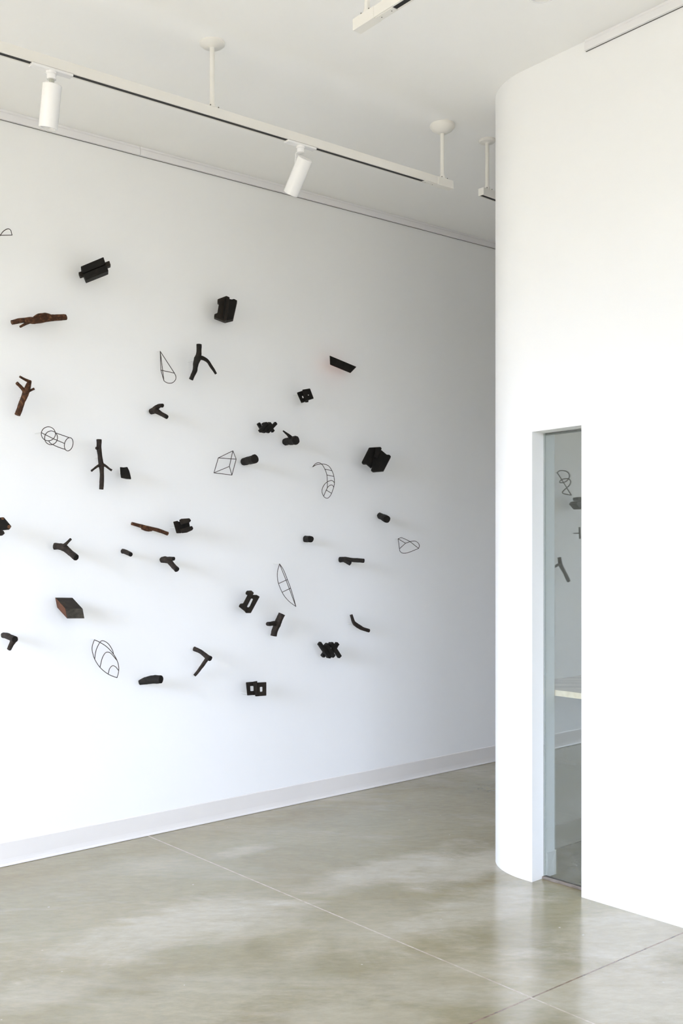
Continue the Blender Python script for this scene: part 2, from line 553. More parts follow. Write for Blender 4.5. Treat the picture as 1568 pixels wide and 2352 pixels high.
# glazing in the slit
b = MB()
gz = min(hl, hr) - 0.004
b.box(A_GLASS, A_GLASS + 0.004, W_L + 0.001, W_R + 0.05, 0.012, gz)
g = struct(b.build('window_1', M_GLASS))
b = MB()
b.box(A_GLASS - 0.012, A_GLASS + 0.020, W_L + 0.001, W_R, 0.0, 0.012)
o = struct(b.build('trim_1', M_METAL, bevel=0.002))
b = MB()
b.box(A_GLASS + 0.009, A_GLASS + 0.014, W_L + 0.0005, W_L + 0.004, 0.013, gz)
struct(b.build('trim_2', M_GAP2))
b = MB()
b.box(A_GLASS + 0.009, A_GLASS + 0.014, W_L + 0.004, W_R, gz - 0.005, gz + 0.003)
struct(b.build('trim_3', M_GAP))

b = MB()
b.box(A_GLASS + 0.021, A_IN + 2.6, W_ROOM, W_BACK, 0.0, 0.0012)  # thin sheet over the same slab, darkened for the dim room
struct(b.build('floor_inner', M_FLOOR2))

# baseboards: vinyl cove base with a toe
def cove(name, p0, p1, out, h, mat, toe=0.012):
    prof = [(0, 0), (toe, 0), (toe, 0.004), (toe * 0.62, 0.012), (0.0055, 0.024), (0.0045, 0.034), (0.0045, h - 0.004), (0.002, h), (0, h)]
    b = MB()
    b.loft([p0 + out * x + Z * (z + 0.0015) for x, z in prof], [p1 + out * x + Z * (z + 0.0015) for x, z in prof])
    return struct(b.build(name, mat))
BH = 0.117
cove('baseboard_left', W(A_BACK, 0), W(A_END, 0), N, BH, M_BASE)
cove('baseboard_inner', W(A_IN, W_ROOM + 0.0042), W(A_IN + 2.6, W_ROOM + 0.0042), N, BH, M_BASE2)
b = MB()
b.box(A_GLASS + 0.022, A_IN + 0.006, W_L, W_L + 0.006, 0.0, BH)
b.box(A_IN, A_IN + 0.006, W_ROOM + 0.012, W_L + 0.006, 0.0, BH)
struct(b.build('baseboard_jamb', M_BASE, bevel=0.002))

# picture rails just under the ceiling
def rail(name, pts, out, flip=False):
    """pts: the two ends on the wall at ceiling height"""
    q = [Vector((p.x, p.y, ceil_z(p))) for p in pts]
    prof = [(0, 0.002), (0.010, 0.002), (0.013, -0.004), (0.013, -0.011), (0.009, -0.016), (0.016, -0.018), (0.016, -0.048), (0.0155, -0.049), (0, -0.049)]
    b = MB()
    b.loft([q[0] + out * x + Z * z for x, z in prof], [q[1] + out * x + Z * z for x, z in prof])
    r = struct(b.build(name, M_RAIL))
    b = MB()
    gp = [(0, -0.0492), (0.0035, -0.0492), (0.0035, -0.0508), (0, -0.0508)]
    b.loft([q[0] + out * x + Z * z for x, z in gp], [q[1] + out * x + Z * z for x, z in gp])
    g = b.build('hook_slot', M_GAP, r)
    return r
A_SEAM = aw(at_w(319, 350, 0.0))[0]
rail('trim_4', [W(A_BACK, 0), W(A_SEAM - 0.0012, 0)], N)
rail('trim_5', [W(A_SEAM + 0.0012, 0), W(A_END, 0)], N)
W_RAIL = aw(at_a(1346, 116, AF))[1]
rail('trim_6', [W(AF, W_RAIL), W(AF, W_BACK)], -A)

# plywood counter in the inner room
cz = at_a(1272, 1584, A_IN + 0.012).z
ct = thing('plywood_counter', 'pale plywood counter seen through the narrow glass slit', 'counter', W(A_IN + 0.012, W_ROOM, cz))
b = MB()
b.box(A_IN + 0.012, A_IN + 1.8, W_ROOM + 0.0045, W_ROOM + 0.66, cz - 0.028, cz)
b.build('countertop', M_PLY, ct, bevel=0.0015)
b = MB()
b.box(A_IN + 0.0085, A_IN + 0.0115, W_ROOM + 0.0045, W_ROOM + 0.66, cz - 0.028, cz - 0.0005)
b.build('edge_band', M_PLYE, ct)

# ------------------------------------------------------------------ track lighting
def frame_of(p, q):
    d = (q - p).normalized()
    s = d.cross(Z).normalized()
    u = s.cross(d)
    return d, s, u
def track(p, q, label, slot0=0.0, feed0=None, feed1=None, hw=0.0185, ht=0.040):
    """p, q: top centre line ends. feed0 / feed1: length of the end feed box at either end"""
    d, s, u = frame_of(p, q)
    t = thing('lighting_track', label, 'track', p, 'white lighting tracks hung from the ceiling')
    L_ = (q - p).length
    so = 0.0105
    prof = [(-hw, 0), (hw, 0), (hw, -ht), (so, -ht), (so, -0.016), (-so, -0.016), (-so, -ht), (-hw, -ht)]
    b = MB()
    b.loft([p + s * x + u * z for x, z in prof], [q + s * x + u * z for x, z in prof])
    b.build('housing', M_TRACK, t)
    b = MB()
    e0 = p + d * (feed0 or 0.004)
    e1 = q - d * (feed1 or 0.004)
    pr = [(-so + .0006, -0.0165), (so - .0006, -0.0165), (so - .0006, -ht + 0.0006), (-so + .0006, -ht + 0.0006)]
    b.loft([e0 + s * x + u * z for x, z in pr], [e1 + s * x + u * z for x, z in pr])
    b.build('conductor_slot', M_SLOT, t)
    for fl, e, sg in ((feed0, p, 1), (feed1, q, -1)):
        if not fl:
            b = MB()
            b.loft([e - d * sg * 0.002 + s * x + u * z for x, z in [(-hw, 0), (hw, 0), (hw, -ht), (-hw, -ht)]],
                   [e - d * sg * 0.0002 + s * x + u * z for x, z in [(-hw, 0), (hw, 0), (hw, -ht), (-hw, -ht)]])
            b.build('end_cap', M_TRACK, t)
            continue
        b = MB()
        h2, t2 = hw + 0.0015, ht + 0.0015
        pr = [(-h2, 0.0015), (h2, 0.0015), (h2, -t2), (-h2, -t2)]
        e2 = e + d * sg * fl * 0.55
        b.loft([e - d * sg * 0.004 + s * x + u * z for x, z in pr], [e2 + s * x + u * z for x, z in pr])
        b.build('end_feed', M_TRACK, t, bevel=0.002)
        b = MB()
        pr = [(-0.013, -ht - 0.0002), (0.013, -ht - 0.0002), (0.013, -ht - 0.003), (-0.013, -ht - 0.003)]
        b.loft([e2 + s * x + u * z for x, z in pr], [e + d * sg * fl + s * x + u * z for x, z in pr])
        cp = b.build('slot_cover', M_TRACK, t)
        b = MB()
        for f in (0.66, 0.92):
            b = MB()
            b.lathe(e + d * sg * fl * f + u * (-ht - 0.003), -u, [(0, 0.0022), (0.0012, 0.0022)], 10)
            b.build('screw', M_SCREW, cp)
    return t, d, s, u
def hanger(c, zb, label, dome=True, rr=0.066, grp='white ceiling rods holding the tracks'):
    """c: point on the ceiling, zb: height of the rod's lower end"""
    t = thing('suspension_rod', label, 'rod', c, grp)
    b = MB()
    prof = [(-0.002, rr), (0.008, rr), (0.014, rr * 0.985), (0.028, rr * 0.80), (0.040, rr * 0.5), (0.046, 0.016)] if dome else [(-0.002, rr), (0.006, rr), (0.013, rr * 0.86), (0.017, rr * 0.3), (0.02, 0.012)]
    b.lathe(c, -Z, prof, 40)
    b.build('canopy', M_TRACK, t)
    b = MB()
    b.lathe(Vector((c.x, c.y, c.z - prof[-1][0] + 0.006)), -Z, [(0, 0.0105), (c.z - prof[-1][0] + 0.006 - zb - 0.012, 0.0105)], 20)
    b.build('rod', M_TRACK, t)
    b = MB()
    b.lathe(Vector((c.x, c.y, zb + 0.0185)), -Z, [(0, 0.014), (0.016, 0.016)], 20)
    cl = b.build('collar', M_TRACK, t)
    for a_, s_ in ((0.024, 1), (-0.018, 1)):
        b = MB()
        b.lathe(Vector((c.x, c.y, zb + 0.0065)) + DIR * a_ + SIDE * 0.013, SIDE, [(0, 0.0028), (0.002, 0.0028)], 10)
        b.build('screw', M_SCREW, cl)
    return t

DIR, SIDE = A, N
C1, C2, C3 = on_ceiling(487, 99), on_ceiling(1015.5, 287), on_ceiling(1118.5, 322)
def z_at(c, y):
    return EYE + (HY - y) / F * c.y
T1 = Vector((C1.x, C1.y, z_at(C1, 249)))
T2 = Vector((C2.x, C2.y, z_at(C2, 412)))
T3 = Vector((C3.x, C3.y, z_at(C3, 437)))
dd = (T2 - T1).normalized()
print('track dir', dd, A, 'w', aw(T1), aw(T2), aw(T3), T1.z, T2.z, T3.z, 'ceil', C1.z, C2.z, C3.z)
tr1_p, tr1_q = T1 - dd * 2.6, T2 + dd * 0.062
track(tr1_p, tr1_q, 'long white lighting track running over the art wall', feed1=0.21)
hanger(C1, T1.z, 'white ceiling rod with a flat disc, above the middle of the long track', False, 0.055)
hanger(C2, T2.z, 'white ceiling rod with a domed canopy at the right end of the long track')
DIR = A
d3 = A.copy()
track(T3 - A * 0.05 - Z * 0.0, T3 + A * 2.5, 'short end of a white lighting track half hidden behind the rounded wall')
hanger(C3, T3.z, 'white ceiling rod touching the edge of the rounded wall', False, 0.047)
# saddle clamps under the two plain rods
for T_, nm in ((T1, ''), (T3, '')):
    pass
# the track at the top of the picture, running towards the camera
zc = C1.z - T1.z
def on_level(x, y, drop):
    r = ray(x, y)
    t = (CPL[2] - drop - EYE) / (r.z - CPL[0] * r.x - CPL[1] * r.y)
    return CAM + r * t
E4 = on_level(820, 48, zc)
_s1, _s0 = on_level(955, 2, zc + 0.04), on_level(873, 53, zc + 0.04)
d4 = (_s1 - _s0)
d4 = Vector((d4.x, d4.y, (CPL[0] * d4.x + CPL[1] * d4.y))).normalized()
print('track3 dir', d4, -N, 'at', aw(E4), aw(_s0), E4.z)
track(E4, E4 + d4 * 3.6, 'white lighting track at the top edge of the ceiling, pointing towards the viewer', feed0=0.20)
DIR, SIDE = d4, -A
c4 = E4 + d4 * 0.055
hanger(Vector((c4.x, c4.y, ceil_z(c4))), c4.z, 'white ceiling rod cut off by the top edge, above the end of the viewer-facing track')
DIR, SIDE = A, N

def spot(tp, d, s, u, ht, axis_top, axis_bot, rad, label, arm=False, side=None, adapt=0.17):
    """tp: point on the track's top centre line, axis_top/bot: 3-D ends of the lamp cylinder"""
    under = tp - u * ht
    t = thing('track_spotlight', label, 'spotlight', under, 'white cylindrical spotlights on the tracks')
    b = MB()
    pr = [(-0.0165, -0.0003), (0.0165, -0.0003), (0.0165, -0.010), (-0.0165, -0.010)]
    b.loft([under - d * adapt * 0.5 + s * x + u * z for x, z in pr], [under + d * adapt * 0.5 + s * x + u * z for x, z in pr])
    ad = b.build('track_adapter', M_LAMP, t, bevel=0.002)
    ax = (axis_bot - axis_top).normalized()
    piv = under - u * 0.010
    b = MB()
    b.lathe(piv, -u, [(0.0003, 0.021), (0.010, 0.021), (0.011, 0.0175), (0.030, 0.0175), (0.031, 0.014)], 24)
    b.build('swivel', M_LAMP, t)
    ln = (axis_bot - axis_top).length
    if arm:
        k0 = piv - u * 0.022 - s * 0.0
        b = MB()
        off = side * (rad * 0.55)
        for p_, q_ in ((k0 + side * 0.010, k0 + side * 0.030 - u * 0.004), (k0 + side * 0.030 - u * 0.002, axis_top + ax * ln * 0.32 + side * (rad + 0.002))):
            dd_ = (q_ - p_).normalized()
            s1 = dd_.cross(d).normalized()
            b.loft([p_ + s1 * x + d * y for x, y in ((-.003, -.006), (.003, -.006), (.003, .006), (-.003, .006))],
                   [q_ + s1 * x + d * y for x, y in ((-.003, -.006), (.003, -.006), (.003, .006), (-.003, .006))])
        b.build('swivel_arm', M_LAMP, t)
    else:
        b = MB()
        top = piv - u * 0.031
        b.tube([(top + u * 0.002, 0.0095), (axis_top + ax * 0.004, 0.0095)], 16)
        b.build('stem', M_REFL, t)
    b = MB()
    b.lathe(axis_top, ax, [(0, rad * 0.93), (0.003, rad), (ln - 0.003, rad), (ln, rad * 0.975), (ln, rad * 0.80), (ln - 0.03, rad * 0.62)], 48)
    body = b.build('lamp_body', M_LAMP, t)
    b = MB()
    b.lathe(axis_top + ax * (ln - 0.0285), ax, [(0, rad * 0.60), (0.004, rad * 0.60)], 32)
    b.build('lens', M_REFL, body)
    return t
def track_point(x, y):           # nearest point of the long track to the sight line through x
    r = ray(x, y)
    # intersect vertical plane through the sight line with the track line
    n = Vector((r.y, -r.x, 0))
    t = -(T1 - CAM).dot(n) / dd.dot(n)
    return T1 + dd * t
_, s1, u1 = frame_of(T1, T2)
for (tx, top, bot, wpx, lab, arm) in ((117, (119.7, 194), (110.5, 295), 21.6, 'white cylinder spotlight hanging straight down near the left edge', False),
                                     (689.5, (700.8, 363.8), (667.3, 444.8), 17.8, 'white cylinder spotlight tilted on its arm, right of centre on the long track', True)):
    tp = track_point(tx, 0)
    a0 = aw(tp)[0]
    if arm:
        at_, ab_ = at_a(top[0], top[1], a0 + 0.0), at_a(bot[0], bot[1], a0)
    else:
        at_, ab_ = at_a(top[0], top[1], a0), at_a(bot[0], bot[1], a0)
    print('spot', aw(tp), tp.z, aw(at_), at_.z, aw(ab_), ab_.z)
    spot(tp, dd, s1, u1, 0.040, at_, ab_, wpx * tp.y / F, lab, arm, -N)
_, s4, u4 = frame_of(E4, E4 + d4)
r_ = ray(1243, 0)
n_ = Vector((r_.y, -r_.x, 0))
tp4 = E4 + d4 * (-(E4 - CAM).dot(n_) / d4.dot(n_))
bot4 = CAM + ray(1243, -10) * (tp4.y / 1.0)
top4 = tp4 - u4 * 0.072
bot4 = Vector((tp4.x, tp4.y, EYE + (HY + 4) / F * tp4.y))
print('spot4', tp4, aw(tp4), top4.z, bot4.z)
L4 = 0.19
ax4 = (-Z * 1.0 + A * 0.10 - N * 0.12).normalized()
spot(tp4, d4, s4, u4, 0.040, bot4 - ax4 * L4, bot4, 0.040, 'white cylinder spotlight whose rim just enters the top edge of the ceiling', False, -N)

# ------------------------------------------------------------------ wall art helpers
MIRROR = False
def P(x, y, w):
    p = at_w(x, y, w)
    if MIRROR:
        a, w_ = aw(p)
        p = W(2 * A_GLASS - a, w_, p.z)
    return p
def rad(p, rpx):
    if MIRROR:
        a, w_ = aw(p)
        p = W(2 * A_GLASS - a, w_, p.z)
    return rpx * p.y / F
G_B, G_K, G_W = 'dark branches on the art wall', 'dark wooden blocks on the art wall', 'bent wire forms on the art wall'
def pin(t, x, y, w):
    p = P(x, y, max(w, 0.012))
    a, w_ = aw(p)
    b = MB()
    b.tube([(W(a, 0.0, p.z), 0.0013), (W(a, w_, p.z), 0.0013)], 8)
    b.build('mounting_pin', M_PIN, t)
def base_of(x, y):
    p = P(x, y, 0.0)
    return p

def branch(name, label, mat, parts, cuts=(), cutmat=None, pinat=None, sub=6, rough=0.10):
    """parts: (part name, [(x, y, w, r_px), ...]); cuts: (part index, 0|-1)"""
    x, y = parts[0][1][0][:2]
    t = thing(name, label, 'branch', base_of(x, y), G_B)
    k = 0
    for pn, pts in parts:
        k += 1
        pp = [(P(x_, y_, w_), 0) for x_, y_, w_, r_ in pts]
        pp = [(p, rad(p, q[3])) for (p, _), q in zip(pp, pts)]
        path = smooth_path(pp, sub)
        b = MB()
        b.tube(path, 14, rough, seed=k + x * 0.37)
        b.build(pn, mat, t)
        for ci, end in cuts:
            if ci == k - 1:
                e, r = path[end]
                e2 = path[1 if end == 0 else -2][0]
                d = (e - e2).normalized()
                b = MB()
                b.lathe(e - d * 0.001, d, [(0, r * 0.90), (0.0018, r * 0.86)], 18)
                b.build('cut_end', cutmat or M_CUT, t)
    if pinat:
        pin(t, *pinat)
    return t

def wire(name, label, parts, pinat, r=0.0019, corner=False):
    """parts: (part name, [(x, y, w)...], closed?, smooth?)"""
    x, y = parts[0][1][0][:2]
    t = thing(name, label, 'wire sculpture', base_of(x, y), G_W)
    for pn, pts, closed, sm in parts:
        pp = [(P(*q), r) for q in pts]
        if sm and not closed:
            pp = smooth_path(pp, 6)
        elif sm and closed:
            e = smooth_path([pp[-1]] + pp + [pp[0], pp[1]], 6)
            pp = e[6:-12] if False else e[6:6 + 6 * len(pp)]
        b = MB()
        if sm:
            b.tube(pp, 8, closed=closed)
        else:
            q = pp + ([pp[0]] if closed else [])
            for (p0, r0), (p1, r1) in zip(q, q[1:]):
                b.tube([(p0, r0), (p1, r1)], 8)
                b.lathe(p0 - Z * r0, Z, [(0, r0 * 0.4), (r0 * 0.4, r0 * 0.92), (r0, r0 * 1.05), (r0 * 1.6, r0 * 0.92), (r0 * 2, r0 * 0.4)], 8)
        b.build(pn, M_WIRE, t)
    pin(t, *pinat)
    return t

def ell(cx, cy, rx, ry, rot=0.0, n=28, w=0.05, t0=0.0, t1=360.0, dw=0.0):
    out = []
    full = abs(t1 - t0 - 360) < 1e-6
    m = n if full else n + 1
    for i in range(m):
        t = math.radians(t0 + (t1 - t0) * i / n)
        x, y = rx * math.cos(t), ry * math.sin(t)
        c, s = math.cos(math.radians(rot)), math.sin(math.radians(rot))
        out.append((cx + x * c - y * s, cy + x * s + y * c, w + dw * math.cos(t)))
    return out

def prism(poly, w1, t, view=True, hole=None):
    """solid: traced front outline at distance w1 from the wall, thickness t away from the viewer (or straight to the wall)"""
    b = MB()
    fr = [P(x, y, w1) for x, y in poly]
    c = sum(fr, Vector()) / len(fr)
    if view:
        d = (c - CAM)
        d.z = 0
        d.normalize()
        if MIRROR:
            d = -N
    else:
        d = -N
    if not view:
        # narrow the front so that front + receding side together fill the traced outline
        x0, x1 = min(p[0] for p in poly), max(p[0] for p in poly)
        s = (c - N * 0.0).copy()
        def px(p):
            q = p - CAM
            return CX + F * q.x / q.y
        sh = px(c) - px(c + d * t)
        fr = [P(x + sh * (x1 - x) / (x1 - x0), y, w1) for x, y in poly]
    if hole:
        hf = [P(x, y, w1) for x, y in hole]
        n, m = len(fr), len(hf)
        assert n == m
        vs = fr + [p + d * t for p in fr] + hf + [p + d * t for p in hf]
        fs = []
        for i in range(n):
            j = (i + 1) % n
            fs += [(i, j, n + j, n + i), (2 * n + j, 2 * n + i, 3 * n + i, 3 * n + j), (i, 2 * n + i, 2 * n + j, j), (n + j, 3 * n + j, 3 * n + i, n + i)]
        b.add(vs, fs)
    else:
        b.loft([p + d * t for p in fr], fr)
    return b

def block(label, parts, pinat, mat=None, name='notched_block', cat='wood block'):
    """parts: (part name, poly, w1, thickness, view?, hole)"""
    x, y = parts[0][1][0][:2]
    t = thing(name, label, cat, base_of(x, y), G_K)
    for q in parts:
        pn, poly, w1, th = q[:4]
        view = q[4] if len(q) > 4 else True
        hole = q[5] if len(q) > 5 else None
        m = q[6] if len(q) > 6 else (mat or M_BLOCK)
        prism(poly, w1, th, view, hole).build(pn, m, t, bevel=0.003)
    pin(t, *pinat)
    return t

def bar_between(p, q, half, tw=0.0):
    d = (q - p).normalized()
    s = d.cross(N).normalized()
    u = s.cross(d)
    c, sn = math.cos(tw), math.sin(tw)
    s2, u2 = s * c + u * sn, u * c - s * sn
    cs = [(-half, -half), (half, -half), (half, half), (-half, half)]
    b = MB()
    b.loft([p + s2 * x + u2 * y for x, y in cs], [q + s2 * x + u2 * y for x, y in cs])
    return b
def lattice(label, fwd, back, wf, wb, hpx, pinat):
    x, y = fwd[0][0]
    t = thing('stick_lattice', label, 'wood block', base_of(x, y), G_K)
    for rows, w in ((fwd, wf), (back, wb)):
        for (p, q) in rows:
            a_, b_ = P(p[0], p[1], w), P(q[0], q[1], w)
            bar_between(a_, b_, rad(a_, hpx), 0.0).build('square_stick', M_BLOCK, t, bevel=0.003)
    pin(t, *pinat)
    return t

# ------------------------------------------------------------------ branches
branch('forked_branch', 'long horizontal brown branch with a hump on top, upper left of the wall', M_BROWN, [
    ('stem', [(27, 740.5, .07, 5.2), (53, 736, .07, 6), (80, 735.5, .07, 8.2), (110, 731, .07, 8.2), (130, 729.8, .07, 7.4), (151, 729, .07, 7)]),
    ('bark_hump', [(77, 729, .075, 2), (88, 725, .08, 4.5), (103, 724, .08, 5.5), (114, 726, .08, 4.5), (122, 729, .075, 2)]),
    ('side_twig', [(72, 737, .07, 5), (62, 742, .075, 3.6), (53, 747, .08, 2.9), (46.5, 750.5, .085, 2.8)])],
    [(0, 0), (0, -1)], M_CUTB, (100, 731, .07))
branch('forked_branch', 'brown branch with three twigs at its upper end, left side of the wall', M_BROWN, [
    ('stem', [(40, 953, .06, 6.6), (45.5, 938, .06, 6.6), (51, 922, .065, 6.6), (57, 907, .07, 7), (61.2, 895, .07, 7.4), (64.5, 886, .07, 6), (67, 880, .07, 4.8), (69, 874.5, .07, 4)]),
    ('side_twig', [(70, 876.5, .07, 3.4), (64, 874.6, .075, 3.6), (57, 871.5, .08, 3.0), (45.5, 865, .085, 2.7)]),
    ('side_twig', [(57, 899, .07, 5), (51, 892, .075, 4), (45, 885.5, .08, 3.9), (39.2, 880, .09, 3.9)]),
    ('side_twig', [(64, 899, .07, 4), (70, 896.5, .075, 2.8), (75, 894.3, .08, 2.5), (79, 892.6, .085, 2.6)])],
    [(0, 0), (2, -1)], M_CUTB, (55, 910, .06))
branch('forked_branch', 'black Y-shaped branch with two legs pointing down, below the upper central block', M_BLACK, [
    ('stem', [(457.2, 791, .10, 6.2), (456.6, 805, .10, 6.1), (456, 815, .10, 6.6), (453, 824, .095, 8.2), (449.5, 834, .09, 6.8), (448.3, 843, .085, 5.6), (446.6, 853, .08, 5.6), (442, 863, .075, 5), (438, 871.5, .07, 5)]),
    ('side_branch', [(455, 822, .095, 6), (463, 822, .10, 4.8), (472, 825.8, .105, 4.4), (478.5, 832, .11, 3.6), (484, 840.5, .115, 3.7), (490.5, 850, .12, 3.2), (496, 859, .125, 2.7)])],
    [(0, 0)], M_CUT, (452, 826, .09))
branch('forked_branch', 'dark upright branch with two twigs spread like arms, left of the small black wedge', M_DARK, [
    ('stem', [(227.6, 1009.5, .07, 6), (227.6, 1030, .07, 5.4), (229, 1045, .07, 5.2), (231.2, 1060, .07, 5.4), (232.8, 1069, .07, 6.2), (233.8, 1082, .07, 4.9), (233.8, 1100, .07, 4.9), (232.5, 1124, .07, 5)]),
    ('side_twig', [(230, 1068, .07, 4), (223, 1071.5, .075, 2.8), (216, 1076.8, .08, 2.3), (210, 1081.5, .085, 2.4)]),
    ('side_twig', [(236, 1067, .07, 4), (243, 1070.5, .075, 2.7), (250, 1076.2, .08, 2.3), (256.7, 1080.6, .085, 2.5)]),
    ('knot', [(226, 1029.5, .07, 3.8), (222, 1029.5, .075, 3.8), (220.5, 1029.5, .078, 2.6)])],
    [(0, 0)], M_CUT, (231, 1050, .065))
branch('forked_branch', 'short dark branch opening to the right like a beak, below the teardrop wire', M_DARK, [
    ('stem', [(347.5, 945, .02, 6.8), (354, 942.5, .05, 7.6), (360, 944.5, .08, 6.4), (369, 950, .11, 5.2), (377, 954.5, .14, 4.9), (383, 958, .16, 4.7)]),
    ('side_branch', [(355, 940, .05, 6), (361, 935, .08, 5.6), (367, 931.8, .10, 4.6), (373.5, 931.3, .12, 4.6)])],
    [(0, -1)], M_CUT, (348, 945, .02))
branch('branch_stub', 'thick black stub with a thin thumb-like twig, right of the upper zigzag lattice', M_BLACK, [
    ('stem', [(654.5, 1015, .03, 8.2), (663, 1013, .07, 8.6), (672, 1012, .11, 9.6), (679.5, 1011.8, .15, 9.8)]),
    ('side_twig', [(669, 1008, .10, 6.5), (665, 1002.5, .11, 4.2), (658.5, 996.5, .12, 2.6), (650.3, 990, .13, 1.7)])],
    [(0, -1)], M_CUT, (655, 1015, .03))
branch('branch_stub', 'black log stub showing its round cut end, right of the wire prism', M_BLACK, [
    ('stem', [(560.5, 1060.5, .02, 9), (568, 1058.5, .06, 9.2), (577, 1056, .11, 9.8), (585, 1054.5, .16, 10.4)])],
    [(0, -1)], M_CUT, (561, 1060, .02))
branch('branch_stub', 'small black rounded stub near the right side, below the big dark block', M_BLACK, [
    ('stem', [(871.5, 1184.5, .02, 7), (878, 1187, .06, 7.4), (884, 1190.5, .10, 8.6), (888.2, 1193, .13, 8.6)])],
    [(0, -1)], M_CUT, (872, 1185, .02))
branch('branch_stub', 'small squat black stub alone above the stick with the glossy end', M_BLACK, [
    ('stem', [(701.5, 1238, .02, 7.4), (707, 1238.2, .05, 7.6), (713.5, 1238.4, .09, 7.6)])],
    [(0, -1)], M_CUT, (702, 1238, .02))
branch('branch_stub', 'black stick pointing right with a short stub under its left end', M_BLACK, [
    ('stem', [(780.5, 1285, .03, 6.3), (790, 1285, .06, 6), (805, 1286.2, .09, 4.9), (820, 1287, .13, 4.8), (835.5, 1287.6, .17, 4.9)]),
    ('side_branch', [(790, 1286, .06, 5.5), (797, 1290, .08, 5), (804.5, 1295, .10, 4.6)])],
    [(0, -1), (1, -1)], M_CUT, (781, 1285, .03))
branch('bent_stick', 'thin dark stick bent like an elbow, lower right of the wall', M_DARK, [
    ('stem', [(806.2, 1411.5, .06, 3.5), (808.6, 1420, .065, 3.6), (811.2, 1428, .068, 4.0), (814, 1432.3, .07, 4.6), (822, 1438, .075, 4.6), (834, 1444.5, .08, 4.4), (847, 1448.5, .085, 4.4)])],
    [(0, -1)], M_CUT, (815, 1433, .07))
branch('forked_branch', 'dark T-shaped branch with a side stub to the left, below the wire boat', M_DARK, [
    ('stem', [(647, 1410, .09, 8.4), (642.5, 1420, .085, 8.3), (637, 1433, .08, 8), (631, 1448, .07, 7.4), (628.3, 1460.5, .065, 7.4)]),
    ('side_branch', [(635, 1432, .08, 6.5), (627, 1432, .09, 5), (619, 1432.8, .11, 4.8), (614.5, 1433, .12, 4.8)])],
    [(0, 0)], M_CUTB, (636, 1435, .07))
branch('forked_branch', 'dark branch bent like an arrowhead pointing right, lower middle of the wall', M_DARK, [
    ('stem', [(445.3, 1490, .04, 5), (453, 1493, .06, 5), (462, 1498, .09, 4.8), (471, 1504.5, .12, 5.2), (477, 1509.5, .14, 5.8), (482.5, 1513, .16, 6.2)]),
    ('side_branch', [(477, 1511, .14, 4.8), (471, 1519, .12, 4.4), (464, 1529.5, .09, 4.3), (455, 1541.5, .06, 3.7), (446.8, 1551, .04, 3.5)])],
    [(0, -1)], M_CUT, (446, 1490, .04))
branch('branch_stub', 'dark lumpy log stub low on the wall, left of the arrowhead branch', M_BLACK, [
    ('stem', [(320.5, 1567.5, .03, 6), (330, 1565, .05, 7.4), (341, 1562, .08, 9), (355, 1561.2, .11, 9.6), (369.5, 1560.5, .15, 8.8)])],
    [(0, -1)], M_CUT, (322, 1567, .03))
branch('forked_branch', 'dark hooked branch at the left edge, lowest piece along that edge', M_DARK, [
    ('stem', [(7.5, 1459, .03, 6.4), (14, 1460, .06, 6.8), (22, 1463, .10, 7), (34, 1468.5, .15, 7.6)]),
    ('side_branch', [(31, 1471, .13, 7), (27, 1479, .12, 5.8), (21, 1491, .10, 5)])],
    [(0, -1)], M_CUT, (9, 1459, .03))
branch('thin_stick', 'thin brown stick with a lump beneath it, left of the notched block', M_BROWN, [
    ('stem', [(302.5, 1202.5, .06, 4), (318, 1206.8, .06, 4.2), (334, 1211, .06, 4.2), (355, 1215.8, .065, 4.5), (370, 1220.5, .07, 4.3), (385.5, 1226, .075, 4.3)]),
    ('bark_hump', [(325, 1213.5, .07, 2.5), (333, 1216, .07, 3.6), (341, 1217.8, .07, 3.4), (349, 1218.5, .07, 1.8)])],
    [(0, 0)], M_CUTB, (340, 1212, .06))
branch('branch_stub', 'small grey-brown stub, the smallest piece, under the thin brown stick', M_DARK, [
    ('stem', [(281.5, 1266, .02, 5.6), (287, 1267.2, .04, 5.5), (294, 1270.3, .07, 5.4), (300, 1273.3, .10, 5.3)])],
    [(0, -1)], M_CUT, (283, 1266, .02))
branch('forked_branch', 'short dark fork with a stubby knob on top, below the notched block', M_DARK, [
    ('stem', [(371.5, 1286, .03, 6.8), (380, 1285.5, .06, 7.4), (388, 1289, .09, 6.6), (396, 1298, .12, 6.3), (406, 1308.5, .16, 6.3)]),
    ('side_branch', [(384, 1284.5, .07, 5.5), (391, 1283.5, .10, 4.8), (398.5, 1283.4, .13, 4.6)])],
    [(0, -1), (1, -1)], M_CUT, (373, 1286, .03))
branch('forked_branch', 'dark branch with one thin twig rising from its middle, left part of the wall', M_DARK, [
    ('stem', [(125, 1254.6, .03, 7.6), (135, 1255, .05, 7.6), (146, 1258, .08, 8), (155, 1264, .10, 7.4), (164, 1272, .13, 7), (175, 1281, .17, 7)]),
    ('side_twig', [(147, 1254, .09, 5), (152, 1248.5, .10, 3.4), (157.5, 1243, .11, 2.9), (162.8, 1237.8, .12, 2.9)])],
    [(0, -1)], M_CUT, (127, 1254.6, .03))

